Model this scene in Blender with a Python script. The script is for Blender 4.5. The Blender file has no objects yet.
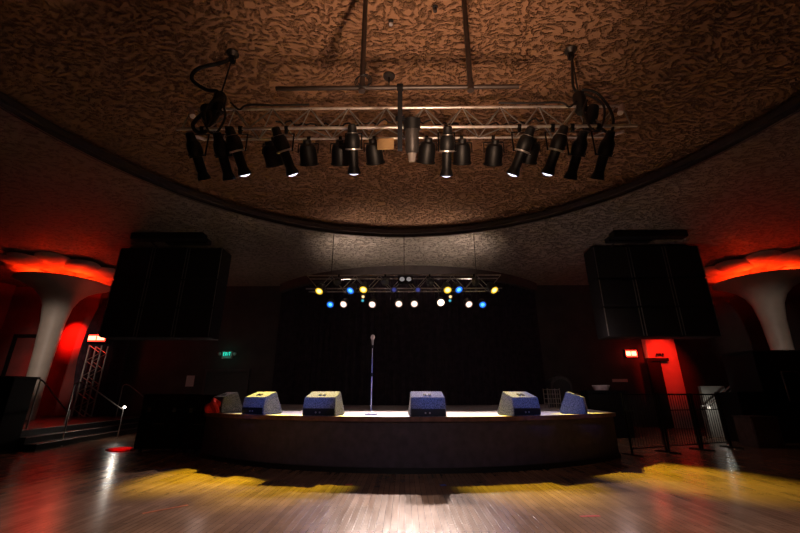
import bpy, bmesh, math, random
from mathutils import Vector, Matrix
random.seed(7)
PI = math.pi
scn = bpy.context.scene
C = scn.collection

# ------------------------------------------------------------------ camera
EYE = 1.45
PITCH, YAW, FPX = math.radians(18.7), math.radians(0.65), 380.0
cam_d = bpy.data.cameras.new('camera')
cam = bpy.data.objects.new('camera', cam_d); C.objects.link(cam)
cam.location = (0, 0, EYE)
cam.rotation_euler = (PI / 2 + PITCH, 0, YAW)
cam_d.sensor_width = 36; cam_d.lens = 36 * FPX / 800
cam_d.clip_start = .05; cam_d.clip_end = 200
scn.camera = cam
RC = cam.rotation_euler.to_matrix()

def at(px, py, Y=None, Z=None):
    """world point on the photo ray through (px,py) at depth Y or height Z (metres)"""
    d = RC @ Vector(((px - 400) / FPX, (266.5 - py) / FPX, -1))
    t = Y / d.y if Y is not None else (Z - EYE) / d.z
    return Vector((d.x * t, d.y * t, EYE + d.z * t))

# ------------------------------------------------------------------ materials
def mat(name, col, rough=.6, metal=0, noise=None, bump=None, spec=.5, emit=None):
    m = bpy.data.materials.new(name); m.use_nodes = True
    nt = m.node_tree; b = nt.nodes['Principled BSDF']
    b.inputs['Base Color'].default_value = (*col, 1)
    b.inputs['Roughness'].default_value = rough
    b.inputs['Metallic'].default_value = metal
    b.inputs['Specular IOR Level'].default_value = spec
    if noise or bump:
        tc = nt.nodes.new('ShaderNodeTexCoord')
    if noise:                                    # (scale, amount)
        n = nt.nodes.new('ShaderNodeTexNoise'); n.inputs['Scale'].default_value = noise[0]
        n.inputs['Detail'].default_value = 5
        nt.links.new(tc.outputs['Object'], n.inputs['Vector'])
        r = nt.nodes.new('ShaderNodeValToRGB')
        a = noise[1]
        r.color_ramp.elements[0].position = .3; r.color_ramp.elements[1].position = .7
        r.color_ramp.elements[0].color = (*[max(0, c * (1 - a)) for c in col], 1)
        r.color_ramp.elements[1].color = (*[min(1, c * (1 + a)) for c in col], 1)
        nt.links.new(n.outputs['Fac'], r.inputs['Fac'])
        nt.links.new(r.outputs['Color'], b.inputs['Base Color'])
    if bump:                                     # (scale, strength, distance)
        n2 = nt.nodes.new('ShaderNodeTexNoise'); n2.inputs['Scale'].default_value = bump[0]
        n2.inputs['Detail'].default_value = 6
        nt.links.new(tc.outputs['Object'], n2.inputs['Vector'])
        bp = nt.nodes.new('ShaderNodeBump'); bp.inputs['Strength'].default_value = bump[1]
        bp.inputs['Distance'].default_value = bump[2]
        nt.links.new(n2.outputs['Fac'], bp.inputs['Height'])
        nt.links.new(bp.outputs['Normal'], b.inputs['Normal'])
    if emit:
        b.inputs['Emission Color'].default_value = (*emit[0], 1)
        b.inputs['Emission Strength'].default_value = emit[1]
    return m

def stucco(name, col, scale, dist, amount, band=0.0):
    """hand-trowelled plaster: ridges and pits"""
    m = bpy.data.materials.new(name); m.use_nodes = True
    nt = m.node_tree; b = nt.nodes['Principled BSDF']; L = nt.links.new; N = nt.nodes.new
    b.inputs['Roughness'].default_value = .6
    b.inputs['Specular IOR Level'].default_value = .12
    tc = N('ShaderNodeTexCoord')
    n0 = N('ShaderNodeTexNoise'); n0.inputs['Scale'].default_value = 1.3; n0.inputs['Detail'].default_value = 1
    L(tc.outputs['Object'], n0.inputs['Vector'])
    wv = N('ShaderNodeVectorMath'); wv.operation = 'MULTIPLY_ADD'; wv.inputs[1].default_value = (.5, .5, 0)
    L(n0.outputs['Color'], wv.inputs[0]); L(tc.outputs['Object'], wv.inputs[2])
    sc_ = N('ShaderNodeVectorMath'); sc_.operation = 'MULTIPLY'; sc_.inputs[1].default_value = (.75, 1.25, 1)
    L(wv.outputs[0], sc_.inputs[0])
    n1 = N('ShaderNodeTexNoise'); n1.inputs['Scale'].default_value = scale; n1.inputs['Detail'].default_value = 3
    n1.inputs['Roughness'].default_value = .55; n1.inputs['Distortion'].default_value = .15
    L(sc_.outputs[0], n1.inputs['Vector'])
    mx = N('ShaderNodeMapRange'); mx.interpolation_type = 'SMOOTHSTEP'
    mx.inputs[1].default_value = .34; mx.inputs[2].default_value = .54
    L(n1.outputs['Fac'], mx.inputs[0])
    bp = N('ShaderNodeBump'); bp.inputs['Strength'].default_value = 1; bp.inputs['Distance'].default_value = dist
    L(mx.outputs[0], bp.inputs['Height']); L(bp.outputs['Normal'], b.inputs['Normal'])
    r = N('ShaderNodeValToRGB')  # pits also darkened in the colour, deepening their shade
    r.color_ramp.elements[0].position = .1; r.color_ramp.elements[1].position = .9
    r.color_ramp.elements[0].color = (*[c * (1 - amount) for c in col], 1)
    r.color_ramp.elements[1].color = (*[min(1, c * (1 + amount * .35)) for c in col], 1)
    L(mx.outputs[0], r.inputs['Fac']); L(r.outputs['Color'], b.inputs['Base Color'])
    return m

def wood_floor(name):
    m = bpy.data.materials.new(name); m.use_nodes = True
    nt = m.node_tree; b = nt.nodes['Principled BSDF']; L = nt.links.new; N = nt.nodes.new
    tc = N('ShaderNodeTexCoord')
    mp = N('ShaderNodeMapping'); mp.inputs['Rotation'].default_value = (0, 0, PI / 2)
    L(tc.outputs['Object'], mp.inputs['Vector'])
    br = N('ShaderNodeTexBrick'); br.inputs['Scale'].default_value = 1
    br.inputs['Brick Width'].default_value = 1.5; br.inputs['Row Height'].default_value = .085
    br.inputs['Mortar Size'].default_value = .003; br.inputs['Mortar Smooth'].default_value = .2
    br.inputs['Color1'].default_value = (.34, .22, .145, 1); br.inputs['Color2'].default_value = (.24, .15, .095, 1)
    br.inputs['Mortar'].default_value = (.10, .062, .04, 1); br.inputs['Bias'].default_value = -.1
    L(mp.outputs['Vector'], br.inputs['Vector'])
    n = N('ShaderNodeTexNoise'); n.inputs['Scale'].default_value = 1.1; n.inputs['Detail'].default_value = 8
    n.inputs['Roughness'].default_value = .65
    L(tc.outputs['Object'], n.inputs['Vector'])
    r = N('ShaderNodeValToRGB'); r.color_ramp.elements[0].position = .3; r.color_ramp.elements[1].position = .75
    r.color_ramp.elements[0].color = (.65, .62, .6, 1); r.color_ramp.elements[1].color = (1.2, 1.15, 1.1, 1)
    L(n.outputs['Fac'], r.inputs['Fac'])
    mx = N('ShaderNodeMix'); mx.data_type = 'RGBA'; mx.blend_type = 'MULTIPLY'; mx.inputs[0].default_value = 1
    L(br.outputs['Color'], mx.inputs[6]); L(r.outputs['Color'], mx.inputs[7])
    L(mx.outputs[2], b.inputs['Base Color'])
    # scuffs: long thin streaks along the boards
    mp2 = N('ShaderNodeMapping'); mp2.inputs['Scale'].default_value = (14, 1.2, 1)
    L(tc.outputs['Object'], mp2.inputs['Vector'])
    n3 = N('ShaderNodeTexNoise'); n3.inputs['Scale'].default_value = 1.4; n3.inputs['Detail'].default_value = 6
    L(mp2.outputs['Vector'], n3.inputs['Vector'])
    mr = N('ShaderNodeMapRange'); mr.inputs[1].default_value = .3; mr.inputs[2].default_value = .7
    mr.inputs[3].default_value = .19; mr.inputs[4].default_value = .27
    L(n3.outputs['Fac'], mr.inputs[0]); L(mr.outputs[0], b.inputs['Roughness'])
    b.inputs['Specular IOR Level'].default_value = .3
    sb = N('ShaderNodeMath'); sb.operation = 'MULTIPLY_ADD'; sb.inputs[1].default_value = -1
    L(br.outputs['Fac'], sb.inputs[0]); L(n3.outputs['Fac'], sb.inputs[2])
    bp = N('ShaderNodeBump'); bp.inputs['Strength'].default_value = .2; bp.inputs['Distance'].default_value = .003
    L(sb.outputs[0], bp.inputs['Height']); L(bp.outputs['Normal'], b.inputs['Normal'])
    return m

def carpet(name, col):
    m = bpy.data.materials.new(name); m.use_nodes = True
    nt = m.node_tree; b = nt.nodes['Principled BSDF']; L = nt.links.new; N = nt.nodes.new
    tc = N('ShaderNodeTexCoord')
    n = N('ShaderNodeTexNoise'); n.inputs['Scale'].default_value = 55; n.inputs['Detail'].default_value = 3
    L(tc.outputs['Object'], n.inputs['Vector'])
    r = N('ShaderNodeValToRGB'); r.color_ramp.elements[0].position = .38; r.color_ramp.elements[1].position = .66
    r.color_ramp.elements[0].color = (*[c * .45 for c in col], 1); r.color_ramp.elements[1].color = (*[min(1, c * 1.7) for c in col], 1)
    L(n.outputs['Fac'], r.inputs['Fac']); L(r.outputs['Color'], b.inputs['Base Color'])
    b.inputs['Roughness'].default_value = .95
    bp = N('ShaderNodeBump'); bp.inputs['Strength'].default_value = .6; bp.inputs['Distance'].default_value = .006
    L(n.outputs['Fac'], bp.inputs['Height']); L(bp.outputs['Normal'], b.inputs['Normal'])
    return m

MT = dict(
    dome=stucco('brown_trowelled_plaster', (.33, .18, .105), 12.0, .085, .28),
    ring=stucco('grey_trowelled_plaster', (.27, .225, .19), 10.5, .075, .3),
    rim=mat('rim_paint', (.055, .042, .045), .5, noise=(3, .2)),
    floor=wood_floor('worn_oak_boards'),
    wall=mat('black_brown_wall_paint', (.042, .034, .034), .75, noise=(1.5, .25), bump=(30, .15, .01)),
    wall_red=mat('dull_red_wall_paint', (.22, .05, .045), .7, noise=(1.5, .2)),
    pale=mat('pale_wall_paint', (.62, .52, .48), .7, noise=(2, .1)),
    stagefront=mat('black_stage_board', (.062, .044, .066), .6, noise=(6, .25), bump=(40, .1, .005)),
    deck=mat('grey_painted_deck', (.42, .40, .42), .65, noise=(5, .2), bump=(18, .1, .003)),
    lip=mat('dark_red_wood_edge', (.17, .075, .06), .45, noise=(8, .3)),
    drape=mat('black_velour', (.034, .025, .034), .95, noise=(4, .3), spec=.1),
    header=mat('dark_header_cloth', (.055, .04, .038), .8, noise=(3, .25)),
    black=mat('black_paint', (.005, .005, .006), .5, noise=(20, .2)),
    blackm=mat('black_metal', (.005, .005, .006), .45, metal=.1, noise=(30, .2), spec=.3),
    navy=mat('blue_black_metal', (.010, .012, .017), .4, metal=.2, noise=(20, .2)),
    grille=mat('black_grille', (.010, .010, .011), .6, bump=(160, .4, .004)),
    cab=mat('black_speaker_paint', (.014, .013, .014), .55, bump=(90, .3, .004)),
    stand=mat('pale_chrome', (.62, .62, .68), .42, metal=.35, noise=(15, .1)),
    alu=mat('aluminium', (.85, .80, .78), .34, metal=.75, noise=(12, .15)),
    steel=mat('brushed_steel', (.42, .40, .38), .38, metal=.8, noise=(15, .15)),
    pipe=mat('dark_brown_pipe', (.018, .010, .008), .5, noise=(10, .3)),
    rubber=mat('black_cable', (.010, .010, .011), .55, noise=(40, .2)),
    chain=mat('dark_chain', (.045, .038, .035), .45, metal=.6, noise=(60, .2)),
    tan=mat('tan_board', (.58, .38, .18), .7, noise=(8, .12)),
    lilac=mat('pale_lilac_plastic', (.85, .74, .78), .5, noise=(8, .12)),
    greym=mat('grey_metal', (.06, .055, .055), .45, metal=.3, noise=(14, .15)),
    column=mat('cream_plaster', (.52, .44, .38), .5, noise=(2, .1), bump=(25, .08, .006)),
    petal=mat('white_petal_plaster', (.72, .60, .52), .6, noise=(3, .1)),
    carpet=carpet('grey_speaker_carpet', (.15, .16, .185)),
    hole=mat('dark_recess', (.006, .006, .007), .7, noise=(20, .2)),
    paper=mat('white_paper', (.62, .52, .52), .8, noise=(9, .06)),
    housing=mat('grey_plastic', (.36, .32, .31), .5, noise=(20, .1)),
    redtape=mat('red_tape', (.55, .03, .03), .5, noise=(30, .2)),
    orange=mat('orange_tape', (.5, .12, .03), .5, noise=(30, .2)),
    bluetape=mat('blue_tape', (.03, .08, .55), .5, noise=(30, .2)),
    crate=mat('brown_crate_wood', (.10, .065, .055), .7, noise=(6, .3)),
    partition=mat('grey_partition_paint', (.34, .33, .31), .65, noise=(3, .2)),
    step=mat('black_step', (.022, .020, .022), .42, noise=(6, .25)),
    nosing=mat('worn_step_nosing', (.30, .24, .22), .4, metal=.3, noise=(10, .3)),
    redcloth=mat('red_cloth', (.75, .02, .015), .8, noise=(12, .25)),  # red of the light put into the base colour
)
def glow(name, col, s):
    m = bpy.data.materials.new(name); m.use_nodes = True
    nt = m.node_tree; b = nt.nodes['Principled BSDF']
    b.inputs['Base Color'].default_value = (.02, .02, .02, 1)
    tc = nt.nodes.new('ShaderNodeTexCoord'); n = nt.nodes.new('ShaderNodeTexNoise'); n.inputs['Scale'].default_value = 25
    nt.links.new(tc.outputs['Object'], n.inputs['Vector'])
    mr = nt.nodes.new('ShaderNodeMapRange'); mr.inputs[3].default_value = s * .85; mr.inputs[4].default_value = s * 1.15
    nt.links.new(n.outputs['Fac'], mr.inputs[0]); nt.links.new(mr.outputs[0], b.inputs['Emission Strength'])
    b.inputs['Emission Color'].default_value = (*col, 1)
    return m
GL = dict(
    yellow=(glow('yellow_gel_rim', (1, .60, .02), 1.0), glow('yellow_gel_centre', (1, .86, .30), 2.2)),
    blue=(glow('blue_gel_rim', (.01, .16, 1), 1.0), glow('blue_gel_centre', (.10, .50, 1), 1.6)),
    white=(glow('white_lens_rim', (1, .66, .52), 1.0), glow('white_lens_centre', (1, .93, .86), 4.5)),
    star=(glow('hot_lens_rim', (1, .72, .55), 2.0), glow('hot_lens_centre', (1, .95, .88), 14)),
    gold=(glow('gold_gel_rim', (1, .55, .18), .8), glow('gold_gel_centre', (1, .80, .45), 1.3)),
    cyan=(glow('cyan_gel_rim', (.02, .28, .42), .8), glow('cyan_gel_centre', (.08, .50, .62), 1.0)),
    dimblue=(glow('dim_blue_rim', (.05, .07, .5), .25), glow('dim_blue_centre', (.08, .12, .7), .35)),
    dim=(glow('dim_blinder_rim', (.4, .36, .36), .25), glow('dim_blinder_centre', (.5, .45, .45), .45)),
    s4=(glow('violet_lens_rim', (.55, .50, 1), .8), glow('violet_lens', (.78, .76, 1), 2.6)),
)
EM_RED = glow('red_sign_face', (1, .25, .12), 7)
EM_REDB = glow('red_sign_border', (1, .02, .01), 9)
EM_GREEN = glow('green_sign_face', (.03, .75, .52), 1.6)
EM_LAMP = glow('small_lamp_lens', (1, .95, .80), 12)
EM_LAMPDIM = glow('dim_lamp_lens', (1, .9, .75), .9)

# ------------------------------------------------------------------ mesh building
class M:
    def __init__(s): s.bm = bmesh.new()
    def _add(s, tmp, mx=None):
        if mx is not None: bmesh.ops.transform(tmp, matrix=mx, verts=tmp.verts)
        me = bpy.data.meshes.new('t'); tmp.to_mesh(me); s.bm.from_mesh(me); bpy.data.meshes.remove(me); tmp.free()
        return s
    def box(s, c, size, bevel=0, mx=None):
        t = bmesh.new(); bmesh.ops.create_cube(t, size=1)
        bmesh.ops.scale(t, vec=size, verts=t.verts); bmesh.ops.translate(t, vec=c, verts=t.verts)
        if bevel: bmesh.ops.bevel(t, geom=list(t.edges), offset=bevel, segments=2, affect='EDGES')
        return s._add(t, mx)
    def box2(s, a, b, bevel=0, mx=None):
        a, b = Vector(a), Vector(b)
        return s.box((a + b) / 2, [abs(x) for x in (b - a)], bevel, mx)
    def tube(s, pts, r, seg=8, mx=None, cap=True):
        pts = [Vector(p) for p in pts]; t = bmesh.new(); rings = []
        rr = r if isinstance(r, (list, tuple)) else [r] * len(pts)
        up = None
        for i, p in enumerate(pts):
            d = (pts[min(i + 1, len(pts) - 1)] - pts[max(i - 1, 0)]).normalized()
            if up is None: up = Vector((0, 0, 1)) if abs(d.z) < .9 else Vector((1, 0, 0))
            u = d.cross(up).normalized(); v = u.cross(d).normalized(); up = v
            rings.append([t.verts.new(p + (u * math.cos(2 * PI * k / seg) + v * math.sin(2 * PI * k / seg)) * rr[i]) for k in range(seg)])
        for a, b in zip(rings, rings[1:]):
            for k in range(seg): t.faces.new((a[k], a[(k + 1) % seg], b[(k + 1) % seg], b[k]))
        if cap: t.faces.new(rings[0]); t.faces.new(rings[-1][::-1])
        bmesh.ops.recalc_face_normals(t, faces=t.faces)
        return s._add(t, mx)
    def lathe(s, prof, seg=24, mx=None, close=False):
        """profile of (radius, z), turned about z"""
        t = bmesh.new(); rings = []
        for r, z in prof:
            rings.append([t.verts.new((0, 0, z))] if r < 1e-6 else
                         [t.verts.new((r * math.cos(2 * PI * k / seg), r * math.sin(2 * PI * k / seg), z)) for k in range(seg)])
        for a, b in zip(rings, rings[1:]):
            for k in range(seg):
                k2 = (k + 1) % seg
                if len(a) == 1 and len(b) == 1: continue
                if len(a) == 1: t.faces.new((a[0], b[k2], b[k]))
                elif len(b) == 1: t.faces.new((a[k], a[k2], b[0]))
                else: t.faces.new((a[k], a[k2], b[k2], b[k]))
        bmesh.ops.recalc_face_normals(t, faces=t.faces)
        return s._add(t, mx)
    def prism(s, poly, z0, z1, mx=None, bevel=0):
        t = bmesh.new()
        a = [t.verts.new((x, y, z0)) for x, y in poly]; b = [t.verts.new((x, y, z1)) for x, y in poly]
        n = len(poly); t.faces.new(a[::-1]); t.faces.new(b)
        for k in range(n): t.faces.new((a[k], a[(k + 1) % n], b[(k + 1) % n], b[k]))
        bmesh.ops.recalc_face_normals(t, faces=t.faces)
        if bevel: bmesh.ops.bevel(t, geom=list(t.edges), offset=bevel, segments=2, affect='EDGES')
        return s._add(t, mx)
    def grid(s, rows, mx=None, closed=False):
        t = bmesh.new(); R = [[t.verts.new(p) for p in row] for row in rows]
        for a, b in zip(R, R[1:]):
            n = len(a)
            for k in range(n if closed else n - 1): t.faces.new((a[k], a[(k + 1) % n], b[(k + 1) % n], b[k]))
        bmesh.ops.recalc_face_normals(t, faces=t.faces)
        return s._add(t, mx)
    def obj(s, name, m, parent=None, smooth=False, sub=None):
        if sub is not None: bmesh.ops.translate(s.bm, vec=-Vector(sub), verts=s.bm.verts)
        me = bpy.data.meshes.new(name)
        if smooth:
            for f in s.bm.faces: f.smooth = True
            for e in s.bm.edges:
                if len(e.link_faces) == 2 and e.calc_face_angle(0) > .7: e.smooth = False
        s.bm.to_mesh(me); s.bm.free()
        for x in (m if isinstance(m, (list, tuple)) else [m]): me.materials.append(x)
        o = bpy.data.objects.new(name, me); C.objects.link(o)
        if parent is not None: o.parent = parent
        return o

def thing(name, label, cat, loc=(0, 0, 0), rotz=0, group=None):
    o = bpy.data.objects.new(name, None); C.objects.link(o); o.empty_display_size = .1
    o.location = loc; o.rotation_euler = (0, 0, rotz)
    o['label'] = label; o['category'] = cat
    if group: o['group'] = group
    return o
def tag(o, label, cat, group=None):
    o['label'] = label; o['category'] = cat
    if group: o['group'] = group
    return o
def struct(o):
    o['kind'] = 'structure'; return o
def one(m, name, material, label, cat, base, group=None, smooth=False):
    """a thing that is a single mesh, origin at its base"""
    o = m.obj(name, material, None, smooth, sub=base); o.location = base
    return tag(o, label, cat, group)
def axis(d, loc=(0, 0, 0)):
    """matrix that turns local -z onto direction d"""
    q = Vector((0, 0, -1)).rotation_difference(Vector(d).normalized())
    return Matrix.Translation(loc) @ q.to_matrix().to_4x4()
def light(name, kind, loc, energy, col, **k):
    l = bpy.data.lights.new(name, kind); l.energy = energy; l.color = col
    o = bpy.data.objects.new(name, l); C.objects.link(o); o.location = loc
    if 'aim' in k:
        o.rotation_euler = (Vector(k['aim']) - Vector(loc)).to_track_quat('-Z', 'Y').to_euler()
    if kind == 'SPOT':
        l.spot_size = math.radians(k.get('cone', 40)); l.spot_blend = k.get('blend', .5)
    if kind == 'AREA':
        l.size = k.get('size', 1)
    else: l.shadow_soft_size = k.get('size', .1)
    return o

# ================================================================== THE ROOM
ZL, RD, DC = 7.0, 8.3, (0.0, 4.66)       # low ceiling height, ring radius and centre
XL, XR, YB, YF = -21.0, 21.0, -6.0, 19.6

struct(M().box2((XL, YB, -.2), (XR, YF, 0)).obj('floor', MT['floor']))
T = .3
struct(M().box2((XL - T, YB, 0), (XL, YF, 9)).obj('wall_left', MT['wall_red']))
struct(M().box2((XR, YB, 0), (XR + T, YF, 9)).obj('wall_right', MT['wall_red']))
struct(M().box2((XL - T, YB - T, 0), (XR + T, YB, 9)).obj('wall_back', MT['wall']))
struct(M().box2((XL - T, YF, 0), (XR + T, YF + T, 9)).obj('wall_front', MT['wall']))
# low ceiling with the round opening
rows = [[], []]; NSEG = 160
for k in range(NSEG):
    a = 2 * PI * k / NSEG; ca, sa = math.cos(a), math.sin(a)
    tt = min((XR - DC[0]) / ca if ca > 1e-9 else 1e9, (XL - DC[0]) / ca if ca < -1e-9 else 1e9,
             (YF - DC[1]) / sa if sa > 1e-9 else 1e9, (YB - DC[1]) / sa if sa < -1e-9 else 1e9)
    rows[0].append((DC[0] + RD * ca, DC[1] + RD * sa, ZL)); rows[1].append((DC[0] + tt * ca, DC[1] + tt * sa, ZL))
struct(M().grid(rows, closed=True).obj('ceiling', MT['ring']))
# rim of the opening and the shallow dome above it
mx = Matrix.Translation((*DC, 0))
struct(M().lathe([(RD, ZL - .02), (RD + .05, ZL - .02), (RD + .05, ZL + .12), (RD - .04, ZL + .12), (RD - .04, ZL + .27), (RD + .02, ZL + .27), (RD + .3, ZL + .27)], 160, mx).obj('trim_1', MT['rim'], smooth=True))
H0, H1, R1 = ZL + .27, ZL + .85, RD + .3
struct(M().lathe([(R1 * math.sin(t * PI / 2), H0 + (H1 - H0) * math.cos(t * PI / 2) ** 1.0) for t in [i / 24 for i in range(24, -1, -1)]], 160, mx).obj('ceiling_dome', MT['dome'], smooth=True))
struct(M().box2((XL, YB, 8.4), (XR, YF, 8.7)).obj('roof_slab', MT['black']))

def dome_z(x, y):
    r = min(math.hypot(x - DC[0], y - DC[1]) / R1, 1)
    return H0 + (H1 - H0) * math.sqrt(1 - r * r)

# ================================================================== THE STAGE
SC, SR, SH = (0.1, 15.8), 7.5, 1.03
def arc(r, a0, a1, n, c=SC): return [(c[0] + r * math.sin(math.radians(a0 + (a1 - a0) * i / n)), c[1] - r * math.cos(math.radians(a0 + (a1 - a0) * i / n))) for i in range(n + 1)]
front = arc(SR, -43.5, 43.5, 48)
plan = front + [(7.2, YF - .01), (-7.0, YF - .01)]
struct(M().prism(plan, 0, SH - .05).obj('stage_front', MT['stagefront']))
outer = arc(SR + .04, -43.5, 43.5, 48)
struct(M().prism(outer + [(7.24, YF - .01), (-7.04, YF - .01)], SH - .05, SH).obj('stage_deck', MT['deck']))
struct(M().grid([[(x, y, SH - .085) for x, y in arc(SR + .07, -43.5, 43.5, 48)], [(x, y, SH - .085) for x, y in arc(SR + .0, -43.5, 43.5, 48)],
                 [(x, y, SH + .004) for x, y in arc(SR + .0, -43.5, 43.5, 48)], [(x, y, SH + .004) for x, y in arc(SR + .07, -43.5, 43.5, 48)],
                 [(x, y, SH - .085) for x, y in arc(SR + .07, -43.5, 43.5, 48)]]).obj('trim_2', MT['lip']))
# skirting board round the foot of the stage
struct(M().grid([[(x, y, 0) for x, y in arc(SR + .03, -43.5, 43.5, 48)], [(x, y, .1) for x, y in arc(SR + .03, -43.5, 43.5, 48)], [(x, y, .1) for x, y in arc(SR, -43.5, 43.5, 48)]]).obj('baseboard_stage', MT['black']))
# curved header over the stage opening and the black curtain behind it
HC, HR, HA = (0.2, 25.35), 9.1, 48
hd_o, hd_i = arc(HR, -HA, HA, 48, HC), arc(HR - .25, -HA, HA, 48, HC)
m = M()
m.grid([[(x, y, ZL - .002) for x, y in hd_o], [(x, y, 6.58) for x, y in hd_o], [(x, y, 6.58) for x, y in hd_i], [(x, y, ZL - .002) for x, y in hd_i]])
struct(m.obj('trim_3', MT['header'], smooth=True))
rows = [[], []]
for i in range(481):
    a = math.radians(-55 + 110 * i / 480); r = HR - .95 + .05 * math.sin(i * .55) + .02 * math.sin(i * 1.7)
    x, y = HC[0] + r * math.sin(a), HC[1] - r * math.cos(a)
    y = min(y, YF - .12)
    rows[0].append((x, y, SH + .01)); rows[1].append((x, y, 6.9))
o = M().grid(rows).obj('stage_curtain', MT['drape'], smooth=True)
tag(o, 'tall black pleated curtain closing the back of the stage', 'curtain')

# ------------------------------------------------------------------ wedge monitors
def wedge(ang, label, extra=0, w=.76):
    r = SR - .34
    x, y = SC[0] + r * math.sin(math.radians(ang)), SC[1] - r * math.cos(math.radians(ang))
    t = thing('floor_monitor', label, 'stage monitor', (x, y, SH + .002), math.radians(ang + extra), 'floor monitors along the stage edge')
    prof = [(-.26, 0), (-.27, .155), (-.245, .37), (.10, .50), (.30, .06), (.27, 0)]
    m = M(); bm = bmesh.new(); L = []
    for sx in (-1, 1):
        L.append([bm.verts.new((sx * w / 2 * (1 - .10 * max(0, z - .1) / .4), d, z)) for d, z in prof])
    n = len(prof)
    bm.faces.new(L[0]); bm.faces.new(L[1][::-1])
    for k in range(n): bm.faces.new((L[0][k], L[0][(k + 1) % n], L[1][(k + 1) % n], L[1][k]))
    bmesh.ops.recalc_face_normals(bm, faces=bm.faces)
    bmesh.ops.bevel(bm, geom=list(bm.edges), offset=.012, segments=2, affect='EDGES')
    m._add(bm); m.obj('cabinet', MT['carpet'], t)
    p = M().box((0, -.272, .082), (w * .93, .012, .135), .004).obj('connector_panel', MT['black'], t)
    p['label'] = 'black connector panel'
    for sx in (-.06, .03): M().lathe([(0, .0), (.018, 0), (.018, .012), (.009, .012), (.009, .02), (0, .02)], 12, Matrix.Translation((sx, -.277, .07)) @ Matrix.Rotation(PI / 2, 4, 'X')).obj('socket', MT['steel'], p)
    sl = math.atan2(.13, .345)
    for sx in (-.052, .052):
        mm = Matrix.Translation((sx, -.10, .43)) @ Matrix.Rotation(sl, 4, 'X')
        M().box((0, 0, .0), (.07, .09, .02), .006, mm).obj('handle_cup', MT['hole'], t)
    g = Matrix.Translation((0, .205, .285)) @ Matrix.Rotation(math.atan2(.44, -.20) , 4, 'X')
    M().box((0, 0, 0), (w * .86, .44, .012), .004, g).obj('grille', MT['grille'], t)
    return t
wedge(3.0, 'grey carpeted floor monitor at the middle of the stage edge, right of the microphone stand')
wedge(-15.2, 'grey carpeted floor monitor with yellow-lit top, first left of the microphone stand', 4)
wedge(-29.0, 'dim grey floor monitor on the stage edge, second left of the microphone stand', -2)
wedge(-41, 'dark floor monitor at the far left corner of the stage beside the red cloth', -4)
wedge(20, 'blue-lit grey floor monitor right of the middle one, turned to show its left side', 4)
wedge(34, 'pale-sided floor monitor at the right end of the stage edge', 28, .62)

# ------------------------------------------------------------------ microphone stand
b = at(371, 414.6, Z=SH)
t = thing('microphone_stand', 'straight round-base microphone stand at the stage edge left of the middle monitor', 'microphone stand', b)
M().lathe([(0, 0), (.15, 0), (.155, .012), (.14, .028), (.03, .04), (.02, .05), (0, .05)], 28).obj('base', MT['stand'], t, True)
M().tube([(0, 0, .04), (0, 0, .86)], .013).obj('lower_pole', MT['stand'], t, True)
M().lathe([(0, .83), (.022, .83), (.026, .85), (.026, .90), (.016, .92), (0, .92)], 14).obj('clutch', MT['blackm'], t, True)
M().tube([(0, 0, .86), (0, 0, 1.50)], .009).obj('upper_pole', MT['stand'], t, True)
M().lathe([(0, 1.48), (.016, 1.48), (.018, 1.51), (.026, 1.53), (.026, 1.56), (0, 1.56)], 14).obj('microphone_clip', MT['blackm'], t, True)
t = thing('microphone', 'silver grille vocal microphone upright on top of the stand', 'microphone', (b.x, b.y, SH + 1.562))
M().lathe([(0, 0), (.016, 0), (.030, .13), (.032, .135), (0, .135)], 16).obj('body', MT['stand'], t, True)
M().lathe([(0, .135), (.034, .135), (.050, .165), (.054, .185), (.050, .21), (.034, .24), (0, .25)], 18).obj('grille', MT['lilac'], t, True)

# ================================================================== FRONT LIGHTING TRUSS
TX0, TX1 = -3.86, 3.92
PA, PB, PC = (5.58, 6.36), (5.465, 5.845), (5.97, 6.007)
t = thing('lighting_truss', 'long silver triangular truss hanging below the dome with spotlights on it', 'truss', (0, 5.6, 6.0))
for (y, z), ex, r in ((PA, -.03, .024), (PB, .1, .026), (PC, -.12, .022)):
    M().tube([(TX0 - ex, y, z), (TX1 + ex, y, z)], r, 10).obj('chord', MT['alu'], t, True, sub=t.location)
NB = 22
for (p, q) in ((PA, PB), (PA, PC), (PB, PC)):
    for k in range(NB):
        x0 = TX0 + .12 + (TX1 - TX0 - .24) * k / NB; x1 = TX0 + .12 + (TX1 - TX0 - .24) * (k + 1) / NB
        if k % 2: x0, x1 = x1, x0
        M().tube([(x0, *p), (x1, *q)], .011, 6).obj('brace', MT['steel'], t, True, sub=t.location)
for xx, s in ((TX0, -1), (TX1, 1)):
    o = M().tube([(xx, *PA), (xx - s * .1, (PA[0] + PB[0]) / 2, (PA[1] + PB[1]) / 2 + .06)], .05, 10).obj('end_sleeve', MT['lilac'], t, True, sub=t.location)
    o['label'] = 'pale end sleeve'
    M().tube([(xx - s * .12, *PC), (xx + s * .02, (PB[0] + PC[0]) / 2, (PB[1] + PC[1]) / 2)], .03, 8).obj('end_sleeve', MT['lilac'], t, True, sub=t.location)
    M().tube([(xx, *PA), (xx, *PB)], .013, 6).obj('brace', MT['steel'], t, True, sub=t.location)

def clamp_part(t, chord, side=0):
    m = M(); x, y, z = chord
    m.tube([(x - .03, y, z), (x + .03, y, z)], .045, 10); m.box((x, y, z - .07), (.05, .06, .07), .008)
    return m.obj('clamp', MT['blackm'], t, True, sub=t.location)

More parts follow.
